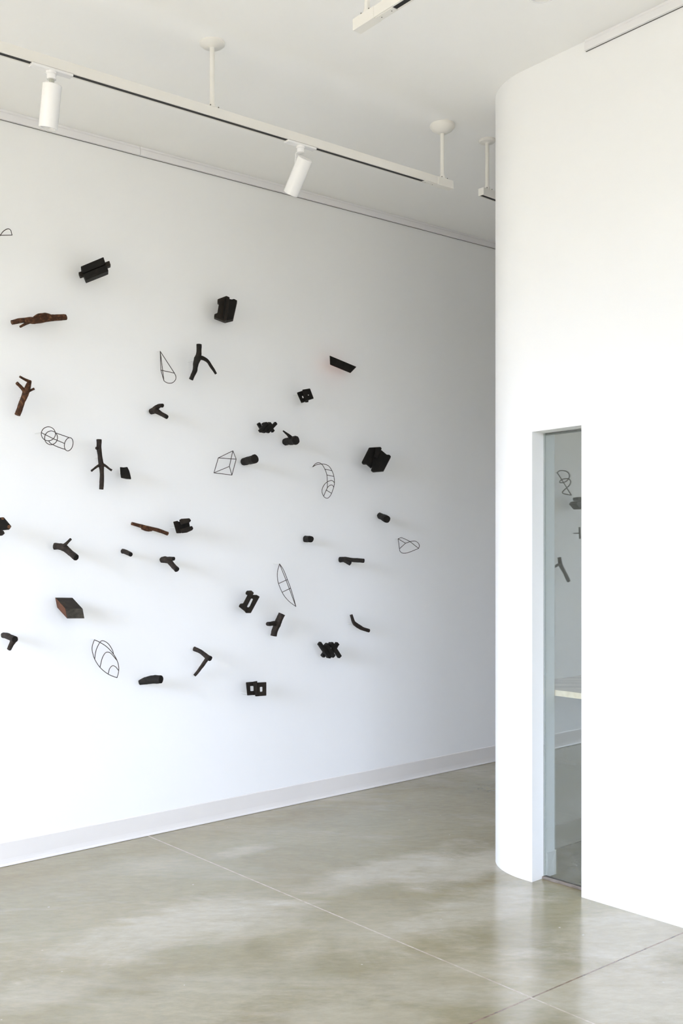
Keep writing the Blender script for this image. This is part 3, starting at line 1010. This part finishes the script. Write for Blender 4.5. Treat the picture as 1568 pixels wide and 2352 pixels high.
# ------------------------------------------------------------------ notched blocks, lattices and wedges
block('black notched block with a bar through it, topmost piece at upper left', [
    ('plank', [(185, 612), (237.6, 590), (242.6, 606), (190.6, 627.6)], .13, .07),
    ('plank', [(191.4, 629), (244, 607.6), (249.3, 622.4), (197, 643)], .13, .07),
    ('through_bar', [(179.8, 625.3), (251, 598.5), (254.5, 609), (183.7, 635)], .115, .045, True, None, M_BLOCK2)], (215, 618, .07))
block('tall black block with a deep channel on its left face, upper centre', [
    ('channel_face', [(499.5, 686.9), (520, 679.2), (527.3, 682.5), (524, 712), (519, 736), (514.6, 737.6), (491.3, 728.4), (492.2, 721.3), (499, 718.4), (502.8, 695.5), (499, 694.5)], .12, .05, True, None, M_BLOCK2),
    ('side_panel', [(525.6, 686), (532.4, 687.4), (537.2, 686), (544.5, 689.7), (534.9, 732.8), (515, 737.4)], .10, .06),
    ('channel_rib', [(515.5, 684), (519.5, 683), (515, 731), (511, 729)], .135, .03)], (515, 710, .06))
block('small black block with two tiny slots, right of centre in the upper half', [
    ('notched_panel', [(681.5, 901.5), (692.6, 897.7), (699.5, 921.8), (691.7, 924.8)], .10, .05, True, [(692.9, 908.6), (696.2, 907.6), (698, 913.4), (694.9, 914.6)]) if False else
    ('notched_panel', [(681.5, 901.5), (699, 895.6), (706.5, 919.6), (691.7, 924.8)], .10, .03, True, [(692.6, 908.8), (695.6, 907.8), (697.7, 913.6), (694.8, 914.6)]),
    ('notched_panel', [(693.6, 894.8), (711.7, 891.9), (720.3, 914.9), (702, 920.5)], .12, .018, True, [(706.4, 906.2), (708.8, 905.4), (709.6, 907.6), (707.2, 908.4)]),
    ('peg', [(700, 918), (708, 915.5), (708.2, 922.3), (700.8, 923.3)], .09, .03)], (690, 905, .07))
block('large black house-shaped block, farthest right of the big blocks', [
    ('notched_panel', [(847.2, 1027.8), (873.6, 1026.4), (858, 1062), (852, 1075), (840.8, 1065.3), (833.4, 1065.3), (830, 1061.9)], .13, .07),
    ('notched_panel', [(858, 1045), (875.3, 1033.4), (888, 1044), (894.4, 1044.4), (897.6, 1048.2), (880.4, 1081.6), (856.1, 1083.5), (851.3, 1079.7), (853.3, 1075)], .14, .07, True, None, M_BLOCK),
    ('ridge_bar', [(862, 1027), (874, 1026.4), (876.3, 1029.6), (866, 1053), (859, 1050)], .15, .04)], (860, 1055, .05))
block('dark notched block with an open slot through it, left of the wire boat', [
    ('channel_face', [(563.4, 1362.4), (566.6, 1357.4), (577.5, 1357), (582.9, 1362), (566.6, 1394.5), (562, 1404.5), (547.7, 1393.2), (551.4, 1387.3), (557.9, 1386.7), (568.1, 1367.2), (564.4, 1365.6)], .12, .05, True, None, M_BLOCK2),
    ('slotted_panel', [(576.5, 1366.5), (589.5, 1366.7), (596.3, 1370.6), (575.9, 1408.3), (564.6, 1408.3), (559.5, 1401.5)], .11, .02, True, [(575.6, 1375.6), (579, 1374.6), (580.6, 1376.5), (573.2, 1393), (569.6, 1396), (566.8, 1393.4)], M_BLOCK2)], (566, 1380, .06), M_BLOCK2)
block('dark block of two hinged panels with a square hole in each, lowest on the wall', [
    ('holed_panel', [(564.4, 1567.9), (586.5, 1566.2), (587.4, 1596.4), (567.3, 1597.6)], .10, .02, True, [(574.4, 1576.2), (581.6, 1575.8), (582, 1587.8), (575, 1588.2)], M_BLOCK2),
    ('holed_panel', [(586.8, 1568.6), (611.5, 1567.3), (611.5, 1598), (587.2, 1599.8)], .12, .02, True, [(596.6, 1578), (602.2, 1577.7), (602.2, 1589.3), (597, 1589.8)], M_BLOCK2),
    ('hinge_post', [(581, 1566.3), (590.5, 1564.8), (590.8, 1568.5), (591, 1599.6), (586, 1599.8)], .135, .02, True, None, M_BLOCK2)], (570, 1594, .07))
block('dark notched block of stacked rounded bars, right end of the thin brown stick', [
    ('end_panel', [(397.4, 1198.3), (408.3, 1195.8), (416.9, 1224.4), (405, 1224.7)], .10, .05, True, None, M_BLOCK2),
    ('bar', [(411, 1194.5), (416, 1191.5), (435, 1190.2), (438.9, 1195.4), (435.5, 1199.5), (416, 1205)], .14, .04, True, None, M_BLOCK2),
    ('bar', [(414, 1215.5), (440.8, 1207.8), (444, 1213.6), (441.7, 1217.4), (429.3, 1223), (416.9, 1224.7)], .15, .04, True, None, M_BLOCK2),
    ('core', [(408, 1198), (434, 1198), (436.4, 1210), (414, 1220)], .11, .04, True, None, M_BLOCK)], (404, 1212, .06))
block('dark block of rounded logs with brown ends, cut off by the left edge', [
    ('panel', [(-12, 1196), (0, 1188.5), (9, 1188), (26.5, 1209), (21.5, 1216.3), (7.5, 1217.5), (-6, 1226), (-18, 1216)], .12, .05),
    ('log', [(-10, 1224), (3, 1217), (8.5, 1219.5), (11.3, 1225), (5.5, 1230), (-8, 1231)], .13, .05, True, None, M_BLOCK2),
    ('log_end', [(1.5, 1189), (5.5, 1187.6), (9.8, 1190.3), (9.5, 1193.5), (4, 1193.8)], .124, .01, True, None, M_CUTB),
    ('log_end', [(16.5, 1208.5), (19.5, 1205.5), (23.8, 1206.8), (25, 1211), (22, 1214.5), (17.5, 1213.4)], .124, .01, True, None, M_CUTB)], (-4, 1208, .05))
lattice('black zigzag lattice of short crossed sticks, upper one, beside the thumb-shaped stub',
        [((633.5, 971.5), (614, 992.6)), ((621.5, 972), (604.5, 992.6)), ((612.5, 971.6), (596, 991.4))],
        [((592.8, 972), (605, 992.6)), ((604, 971.2), (614.8, 992.8)), ((614, 971.2), (627.2, 991.8))], .10, .07, 3.7, (612, 983, .05))
lattice('black lattice of crossed sticks with pointed ends, lower one, right of the T-shaped branch',
        [((732.5, 1476.6), (754.8, 1509)), ((747.2, 1479), (766, 1508.2)), ((759.8, 1477), (780, 1509.2))],
        [((760, 1477), (740, 1508)), ((774.8, 1477), (753.5, 1510)), ((771, 1483.5), (763, 1496))], .11, .075, 4.3, (756, 1493, .05))

t = block('flat black slanted plank with an orange glow behind its left end, upper right', [
    ('front_face', [(756.7, 816.3), (818.3, 842.2), (804.5, 856.5), (757.6, 837)], .105, .012),
    ('painted_back', [(757.4, 818.4), (814.5, 842.2), (803.6, 854.6), (758.2, 836)], .094, .035, True, None, M_ORANGE)], (785, 838, .06), name='wood_plank')
block('small black wedge with curved sides, right of the upright armed branch', [
    ('wedge', [(275.2, 1072.6), (284, 1073.4), (292.3, 1072.2), (296.5, 1080.5), (299.2, 1090), (301.3, 1099.7), (290, 1099), (277.6, 1096.4), (276, 1086)], .10, .05)], (287, 1086, .06), name='wood_wedge')
# slanted cuboid with three visible faces
def slanted():
    D, A_, C_, E_ = P(150.2, 1397.7, .15), P(127.2, 1372.4, .075), P(189.4, 1397.7, .125), P(154.6, 1420.3, .11)
    eA, eC, eE = A_ - D, C_ - D, E_ - D
    t = thing('wood_cuboid', 'slanted dark wooden cuboid showing a grey front and a rust-coloured left face', 'wood block', base_of(150, 1397), G_K)
    b = MB()
    i1 = 0.004
    b.hexa([D, D + eC, D + eC + eA, D + eA, D + eE, D + eC + eE, D + eC + eA + eE, D + eA + eE])
    b.build('block_body', M_BLOCK2, t, bevel=0.001)
    nF = eE.cross(eC).normalized()
    if nF.dot(D - CAM) > 0:
        nF = -nF
    b = MB()
    b.loft([p + nF * 0.0003 for p in (D, D + eC, D + eC + eE, D + eE)], [p + nF * 0.0013 for p in (D, D + eC, D + eC + eE, D + eE)])
    b.build('front_face', M_GRAIN, t)
    nL = eE.cross(eA).normalized()
    if nL.dot(D - CAM) > 0:
        nL = -nL
    b = MB()
    b.loft([p + nL * 0.0003 for p in (D, D + eA, D + eA + eE, D + eE)], [p + nL * 0.0013 for p in (D, D + eA, D + eA + eE, D + eE)])
    b.build('left_face', M_RUSTW, t)
    c = D + (eA + eC + eE) * 0.5
    a_, w_ = aw(c)
    b = MB()
    b.tube([(W(a_, 0, c.z), 0.003), (W(a_, w_, c.z), 0.003)], 8)
    b.build('mounting_pin', M_PIN, t)
slanted()

# ------------------------------------------------------------------ bent wire forms
wire('wire_dome', 'small wire half dome cut off by the left edge, high on the wall', [
    ('arc', [(0.5, 540.5, .08), (8, 531, .08), (18, 525.6, .08), (24.5, 529, .08), (27.6, 540, .08)], False, True),
    ('chord', [(27.6, 540, .08), (0.5, 540.3, .08)], False, False),
    ('arc', [(0.5, 540.5, .08), (-12, 556, .06), (-24, 556, .05), (-30, 542, .05)], False, True),
    ('chord', [(-30, 542, .05), (0.5, 540.3, .08)], False, False)], (0.5, 540.5, .08))
wire('wire_teardrop', 'teardrop half cone of bent wire, left of the black Y-shaped branch', [
    ('long_wire', [(367.9, 807, .03), (400.4, 857, .08)], False, False),
    ('rim', [(400.4, 857, .08), (403.6, 864, .085), (403.2, 871.5, .09), (397, 878.5, .09), (388, 880.2, .085), (380.5, 877.8, .075), (376.2, 874.2, .065)], False, True),
    ('long_wire', [(367.9, 807, .03), (369.3, 850.2, .02), (376.2, 874.2, .065)], False, False),
    ('long_wire', [(367.9, 807, .03), (373.5, 851.5, .06), (376.2, 874.2, .065)], False, False),
    ('cross_wire', [(369.3, 850.2, .02), (400.4, 857, .08)], False, False)], (366.8, 806.5, .03))
wire('wire_elbow_pipe', 'pipe elbow drawn in wire with three rings, left of the upright armed branch', [
    ('ring', ell(111, 996.4, 16.2, 16, 0, w=.08), True, True),
    ('ring', ell(117.2, 1005.6, 14.8, 15.8, 10, w=.065, dw=0.03), True, True),
    ('ring', ell(157.8, 1020.4, 9.6, 15.4, 14, w=.055, dw=0.03), True, True),
    ('long_wire', [(96.6, 994.6, .08), (122, 1007.6, .065), (147.9, 1018.4, .07)], False, False),
    ('long_wire', [(127.6, 994.2, .075), (158.5, 1005, .085)], False, False),
    ('long_wire', [(111.9, 1012.6, .08), (115, 1017.3, .07), (120.5, 1020.9, .09), (134, 1027, .085), (149.5, 1032.2, .08)], False, True)], (96.6, 992, .08))
wire('wire_prism', 'triangular prism of straight wire, centre of the wall left of the log stub', [
    ('triangle', [(501.2, 1051.8, .05), (534.6, 1035.5, .02), (542.2, 1054.6, .09)], True, False),
    ('triangle', [(491.2, 1086, .05), (526.6, 1071.3, .02), (532.4, 1091.2, .09)], True, False),
    ('long_wire', [(501.2, 1051.8, .05), (491.2, 1086, .05)], False, False),
    ('long_wire', [(534.6, 1035.5, .02), (526.6, 1071.3, .02)], False, False),
    ('long_wire', [(542.2, 1054.6, .09), (532.4, 1091.2, .09)], False, False)], (534.6, 1036, .02))
wire('wire_horn', 'curled horn of bent wire with ladder rungs, left of the big house-shaped block', [
    ('spine', [(717.7, 1072.4, .03), (724, 1065.5, .05), (731.5, 1062.7, .06), (739, 1066.6, .07), (745.8, 1077.6, .08), (750.4, 1090.9, .08), (751.4, 1107.5, .08), (751.2, 1120.7, .07), (747, 1130, .06), (743.3, 1139.2, .05)], False, True),
    ('spine', [(717.7, 1072.4, .03), (727, 1067.5, .05), (742, 1065.8, .07), (754, 1070, .09), (762, 1081, .10), (766.6, 1094.5, .11), (767.8, 1109, .11), (766, 1119.5, .10), (761.3, 1133.2, .09)], False, True),
    ('rim', [(761.3, 1133.2, .09), (756.5, 1141, .08), (750.6, 1144.4, .07), (743.5, 1140.4, .055), (739.2, 1130, .05), (741, 1119.5, .055), (747.3, 1110.2, .065), (756, 1104.6, .085), (763, 1104, .10), (767.4, 1108.4, .11)], False, True),
    ('inner_arc', [(743.3, 1139.2, .05), (749.7, 1124, .07), (754, 1117.5, .08), (759.7, 1114, .09), (764, 1115.2, .10), (765.9, 1119.3, .10)], False, True),
    ('rung', [(745.9, 1077.5, .08), (762, 1081.2, .10)], False, False),
    ('rung', [(750.5, 1091.2, .08), (766.4, 1094.2, .11)], False, False),
    ('rung', [(749, 1125.6, .07), (761.3, 1133.2, .09)], False, False)], (717.7, 1072.4, .03))
wire('wire_saddle', 'saddle-shaped loop of bent wire, farthest right on the wall', [
    ('straight_wire', [(913.9, 1237.5, .03), (917.1, 1260.5, .04)], False, False),
    ('straight_wire', [(913.9, 1237.5, .03), (931.1, 1247.8, .06)], False, False),
    ('straight_wire', [(931.1, 1247.8, .06), (917.1, 1260.5, .04)], False, False),
    ('curved_wire', [(913.9, 1237.5, .03), (921.2, 1235.2, .05), (930, 1238.3, .07), (941.6, 1244.4, .09), (961, 1259.6, .11)], False, True),
    ('curved_wire', [(931.1, 1247.8, .06), (941.6, 1244.1, .08), (951.8, 1242.6, .10), (959.6, 1246.8, .11), (962.8, 1253.2, .11), (961, 1259.6, .11)], False, True),
    ('curved_wire', [(917.1, 1260.5, .04), (918.5, 1266.4, .05), (925.6, 1270.6, .07), (939, 1268.6, .09), (961, 1259.6, .11)], False, True)], (913.5, 1237.3, .03))
wire('wire_boat', 'slender boat shape of bent wire with two rungs, lower middle of the wall', [
    ('hull_wire', [(641.8, 1295.2, .06), (637.2, 1312.5, .05), (637, 1327.7, .04), (640.3, 1343, .04), (650, 1364.6, .04), (663, 1380.6, .05), (679.3, 1393.2, .06)], False, True),
    ('hull_wire', [(641.8, 1295.2, .06), (650.6, 1308.5, .08), (659.8, 1331.2, .10), (667.2, 1351, .10), (674, 1373, .09), (679.3, 1393.2, .06)], False, True),
    ('keel_wire', [(641.8, 1295.2, .06), (658.6, 1337.5, .08), (679.3, 1393.2, .06)], False, False),
    ('rung', [(639.4, 1340.5, .04), (659.8, 1331.2, .10)], False, False),
    ('rung', [(647.7, 1360.3, .04), (667.2, 1351, .10)], False, False)], (641.8, 1295.6, .06))
wire('wire_leaf', 'leaf-shaped wire cage with three hoops, lower left of the wall', [
    ('edge_wire', [(216.7, 1469.4, .04), (212.3, 1482.4, .04), (211.6, 1494, .04), (217.2, 1513.5, .04), (229.8, 1533, .045), (248.6, 1548.5, .05), (268.6, 1556.8, .06)], False, True),
    ('edge_wire', [(216.7, 1469.4, .04), (229.6, 1475.6, .05), (245, 1485.6, .06), (259, 1500.5, .07), (268.5, 1516.5, .08), (272.6, 1532, .08), (271.9, 1545, .07), (268.6, 1556.8, .06)], False, True),
    ('hoop', [(217.4, 1514.6, .04), (220.5, 1494, .08), (229.6, 1475.2, .12), (237.2, 1471.9, .13), (248.7, 1478.8, .12), (257.8, 1492.5, .09), (260.8, 1502.6, .072)], False, True),
    ('hoop', [(229.6, 1532.9, .045), (234.3, 1513, .09), (241, 1500.6, .12), (248, 1497.8, .12), (256, 1502, .11), (268, 1516.4, .08)], False, True),
    ('hoop', [(248.4, 1548.3, .05), (251.6, 1536, .08), (258.3, 1529.2, .10), (265.5, 1531.8, .09), (271.8, 1539.6, .076)], False, True)], (216.7, 1469.6, .04))

# pieces left of the picture that the glass slit mirrors
MIRROR = True
wire('wire_squiggle', 'wire squiggle mirrored at the top of the glass slit', [
    ('curved_wire', [(1279, 1085.6, .05), (1283.5, 1081.4, .05), (1290, 1080.6, .06), (1300.8, 1083.2, .07), (1306.4, 1090, .08), (1306, 1097, .08), (1300, 1105, .07), (1293, 1108.2, .06), (1286.2, 1108.8, .05), (1284.6, 1105.4, .05), (1289, 1101.8, .06), (1297, 1099.4, .07), (1305.9, 1100.4, .08), (1309.7, 1106.7, .08), (1305.9, 1115.6, .07), (1294.4, 1125.8, .05), (1290.6, 1131.6, .05), (1296.5, 1134.8, .06), (1311, 1137.3, .07)], False, True),
    ('straight_wire', [(1279, 1085.6, .05), (1311, 1137.3, .07)], False, False)], (1279, 1085.8, .05), r=0.0042)
block('dark block mirrored at the right edge of the glass slit, under the wire squiggle', [
    ('panel', [(1322, 1157.5), (1326, 1152), (1338, 1150), (1342, 1166), (1333, 1170)], .13, .07, True, None, M_DARK),
    ('panel', [(1326, 1143), (1333, 1141.5), (1340, 1143), (1340, 1150), (1327, 1150)], .11, .05, True, None, M_DARK)], (1334, 1155, .06))
branch('forked_branch', 'thin T-shaped twig mirrored at the right edge of the glass slit', M_DARK, [
    ('stem', [(1329.5, 1210.5, .08, 2.2), (1330, 1224, .08, 2.2), (1330.8, 1237.5, .08, 2.2)]),
    ('side_twig', [(1330, 1224.8, .08, 1.3), (1324, 1224.8, .10, 1.2), (1317.4, 1224.8, .13, 1.1)])], [], M_CUT, (1330, 1224, .07))
branch('forked_branch', 'Y-shaped twig mirrored lowest in the glass slit, above the plywood counter', M_DARK, [
    ('stem', [(1283.4, 1280.5, .09, 4.6), (1284.6, 1289, .09, 4.5), (1286.5, 1298, .09, 4.7), (1292, 1308.5, .09, 4.3), (1298.5, 1321, .09, 4.3), (1304.8, 1335, .09, 4.3)]),
    ('side_branch', [(1286, 1297, .09, 4), (1280, 1297.6, .10, 3.2), (1272, 1302.5, .11, 2.4), (1262, 1308, .12, 2)])], [], M_CUT, (1287, 1300, .07))
MIRROR = False

for o in THINGS + BUILT:
    del o['_o']

# ------------------------------------------------------------------ light: daylight through the windows behind and beside the camera, and the added openings
SUN_E = 19.0
wd = bpy.data.worlds.new('daylight')
SC.world = wd
wd.use_nodes = True
nt = wd.node_tree
bg = nt.nodes['Background']
tc = node(nt, 'ShaderNodeTexCoord')
sx = node(nt, 'ShaderNodeSeparateXYZ')
nt.links.new(tc.outputs['Generated'], sx.inputs[0])
mr = node(nt, 'ShaderNodeMapRange')
mr.inputs['From Min'].default_value, mr.inputs['From Max'].default_value = -1, 1
nt.links.new(sx.outputs['Z'], mr.inputs['Value'])
rp = node(nt, 'ShaderNodeValToRGB')
e = rp.color_ramp.elements
e[0].position, e[0].color = 0.0, (0.26, 0.24, 0.20, 1)
e[1].position, e[1].color = 1.0, (0.72, 0.91, 1.32, 1)
for p_, c_ in ((0.47, (0.28, 0.265, 0.225)), (0.505, (0.45, 0.47, 0.45)), (0.56, (0.97, 1.10, 1.38)), (0.75, (0.92, 1.09, 1.46))):
    k_ = e.new(p_)
    k_.color = (*c_, 1)
nt.links.new(mr.outputs['Result'], rp.inputs['Fac'])
# brighter patch added low in the sky outside the rear windows, to sharpen shadows
gd = (-A * 3.1 + N * 1.0 + Z * 0.85).normalized()
dt = node(nt, 'ShaderNodeVectorMath', operation='DOT_PRODUCT')
dt.inputs[1].default_value = gd
nt.links.new(tc.outputs['Generated'], dt.inputs[0])
mx = node(nt, 'ShaderNodeMath', operation='MAXIMUM')
mx.inputs[1].default_value = 0.0
nt.links.new(dt.outputs['Value'], mx.inputs[0])
pw = node(nt, 'ShaderNodeMath', operation='POWER')
pw.inputs[1].default_value = 45.0
nt.links.new(mx.outputs[0], pw.inputs[0])
ml = node(nt, 'ShaderNodeMath', operation='MULTIPLY_ADD')
ml.inputs[1].default_value = 2.6
ml.inputs[2].default_value = 1.0
nt.links.new(pw.outputs[0], ml.inputs[0])
vs_ = node(nt, 'ShaderNodeVectorMath', operation='SCALE')
nt.links.new(rp.outputs['Color'], vs_.inputs[0])
nt.links.new(ml.outputs[0], vs_.inputs['Scale'])
nt.links.new(vs_.outputs[0], bg.inputs['Color'])
bg.inputs['Strength'].default_value = 2.6
sd = bpy.data.lights.new('sun', 'SUN')
sd.energy = SUN_E
sd.angle = math.radians(1.5)
sd.color = (1.0, 0.97, 0.91)
so_ = bpy.data.objects.new('sun', sd)
COL.objects.link(so_)
so_.location = W(A_BACK - 4, 3, 8)
so_.rotation_euler = (A * 0.50 + N * 0.10 - Z * 0.86).to_track_quat('-Z', 'Y').to_euler()
def portal(name, c, normal, sx_, sy_):
    ld = bpy.data.lights.new(name, 'AREA')
    ld.shape = 'RECTANGLE'
    ld.size, ld.size_y = sx_, sy_
    ld.cycles.is_portal = True
    o = bpy.data.objects.new(name, ld)
    COL.objects.link(o)
    o.location = c
    o.rotation_euler = normal.to_track_quat('-Z', 'Z').to_euler()
for i, (u0, u1, z0, z1) in enumerate(WIN_REAR):
    portal('window_portal', W(A_BACK - 0.2, (u0 + u1) / 2, (z0 + z1) / 2), A, u1 - u0, z1 - z0)
for i, (u0, u1, z0, z1) in enumerate(WIN_FAR_ADDED):
    portal('window_portal', W(A_END + 0.2, (u0 + u1) / 2, (z0 + z1) / 2), -A, u1 - u0, z1 - z0)
for i, (u0, u1, z0, z1) in enumerate(WIN_SIDE):
    portal('window_portal', W((u0 + u1) / 2, W_BACK + 0.2, (z0 + z1) / 2), -N, u1 - u0, z1 - z0)

SC.view_settings.view_transform = 'Standard'
SC.view_settings.look = 'None'
SC.view_settings.gamma = 1.0
SC.view_settings.use_curve_mapping = False
SC.view_settings.exposure = 1.61
SC.cycles.max_bounces = 14
SC.cycles.diffuse_bounces = 10
SC.cycles.glossy_bounces = 6
SC.cycles.transparent_max_bounces = 12
SC.cycles.use_denoising = True
SC.cycles.sample_clamp_indirect = 8.0
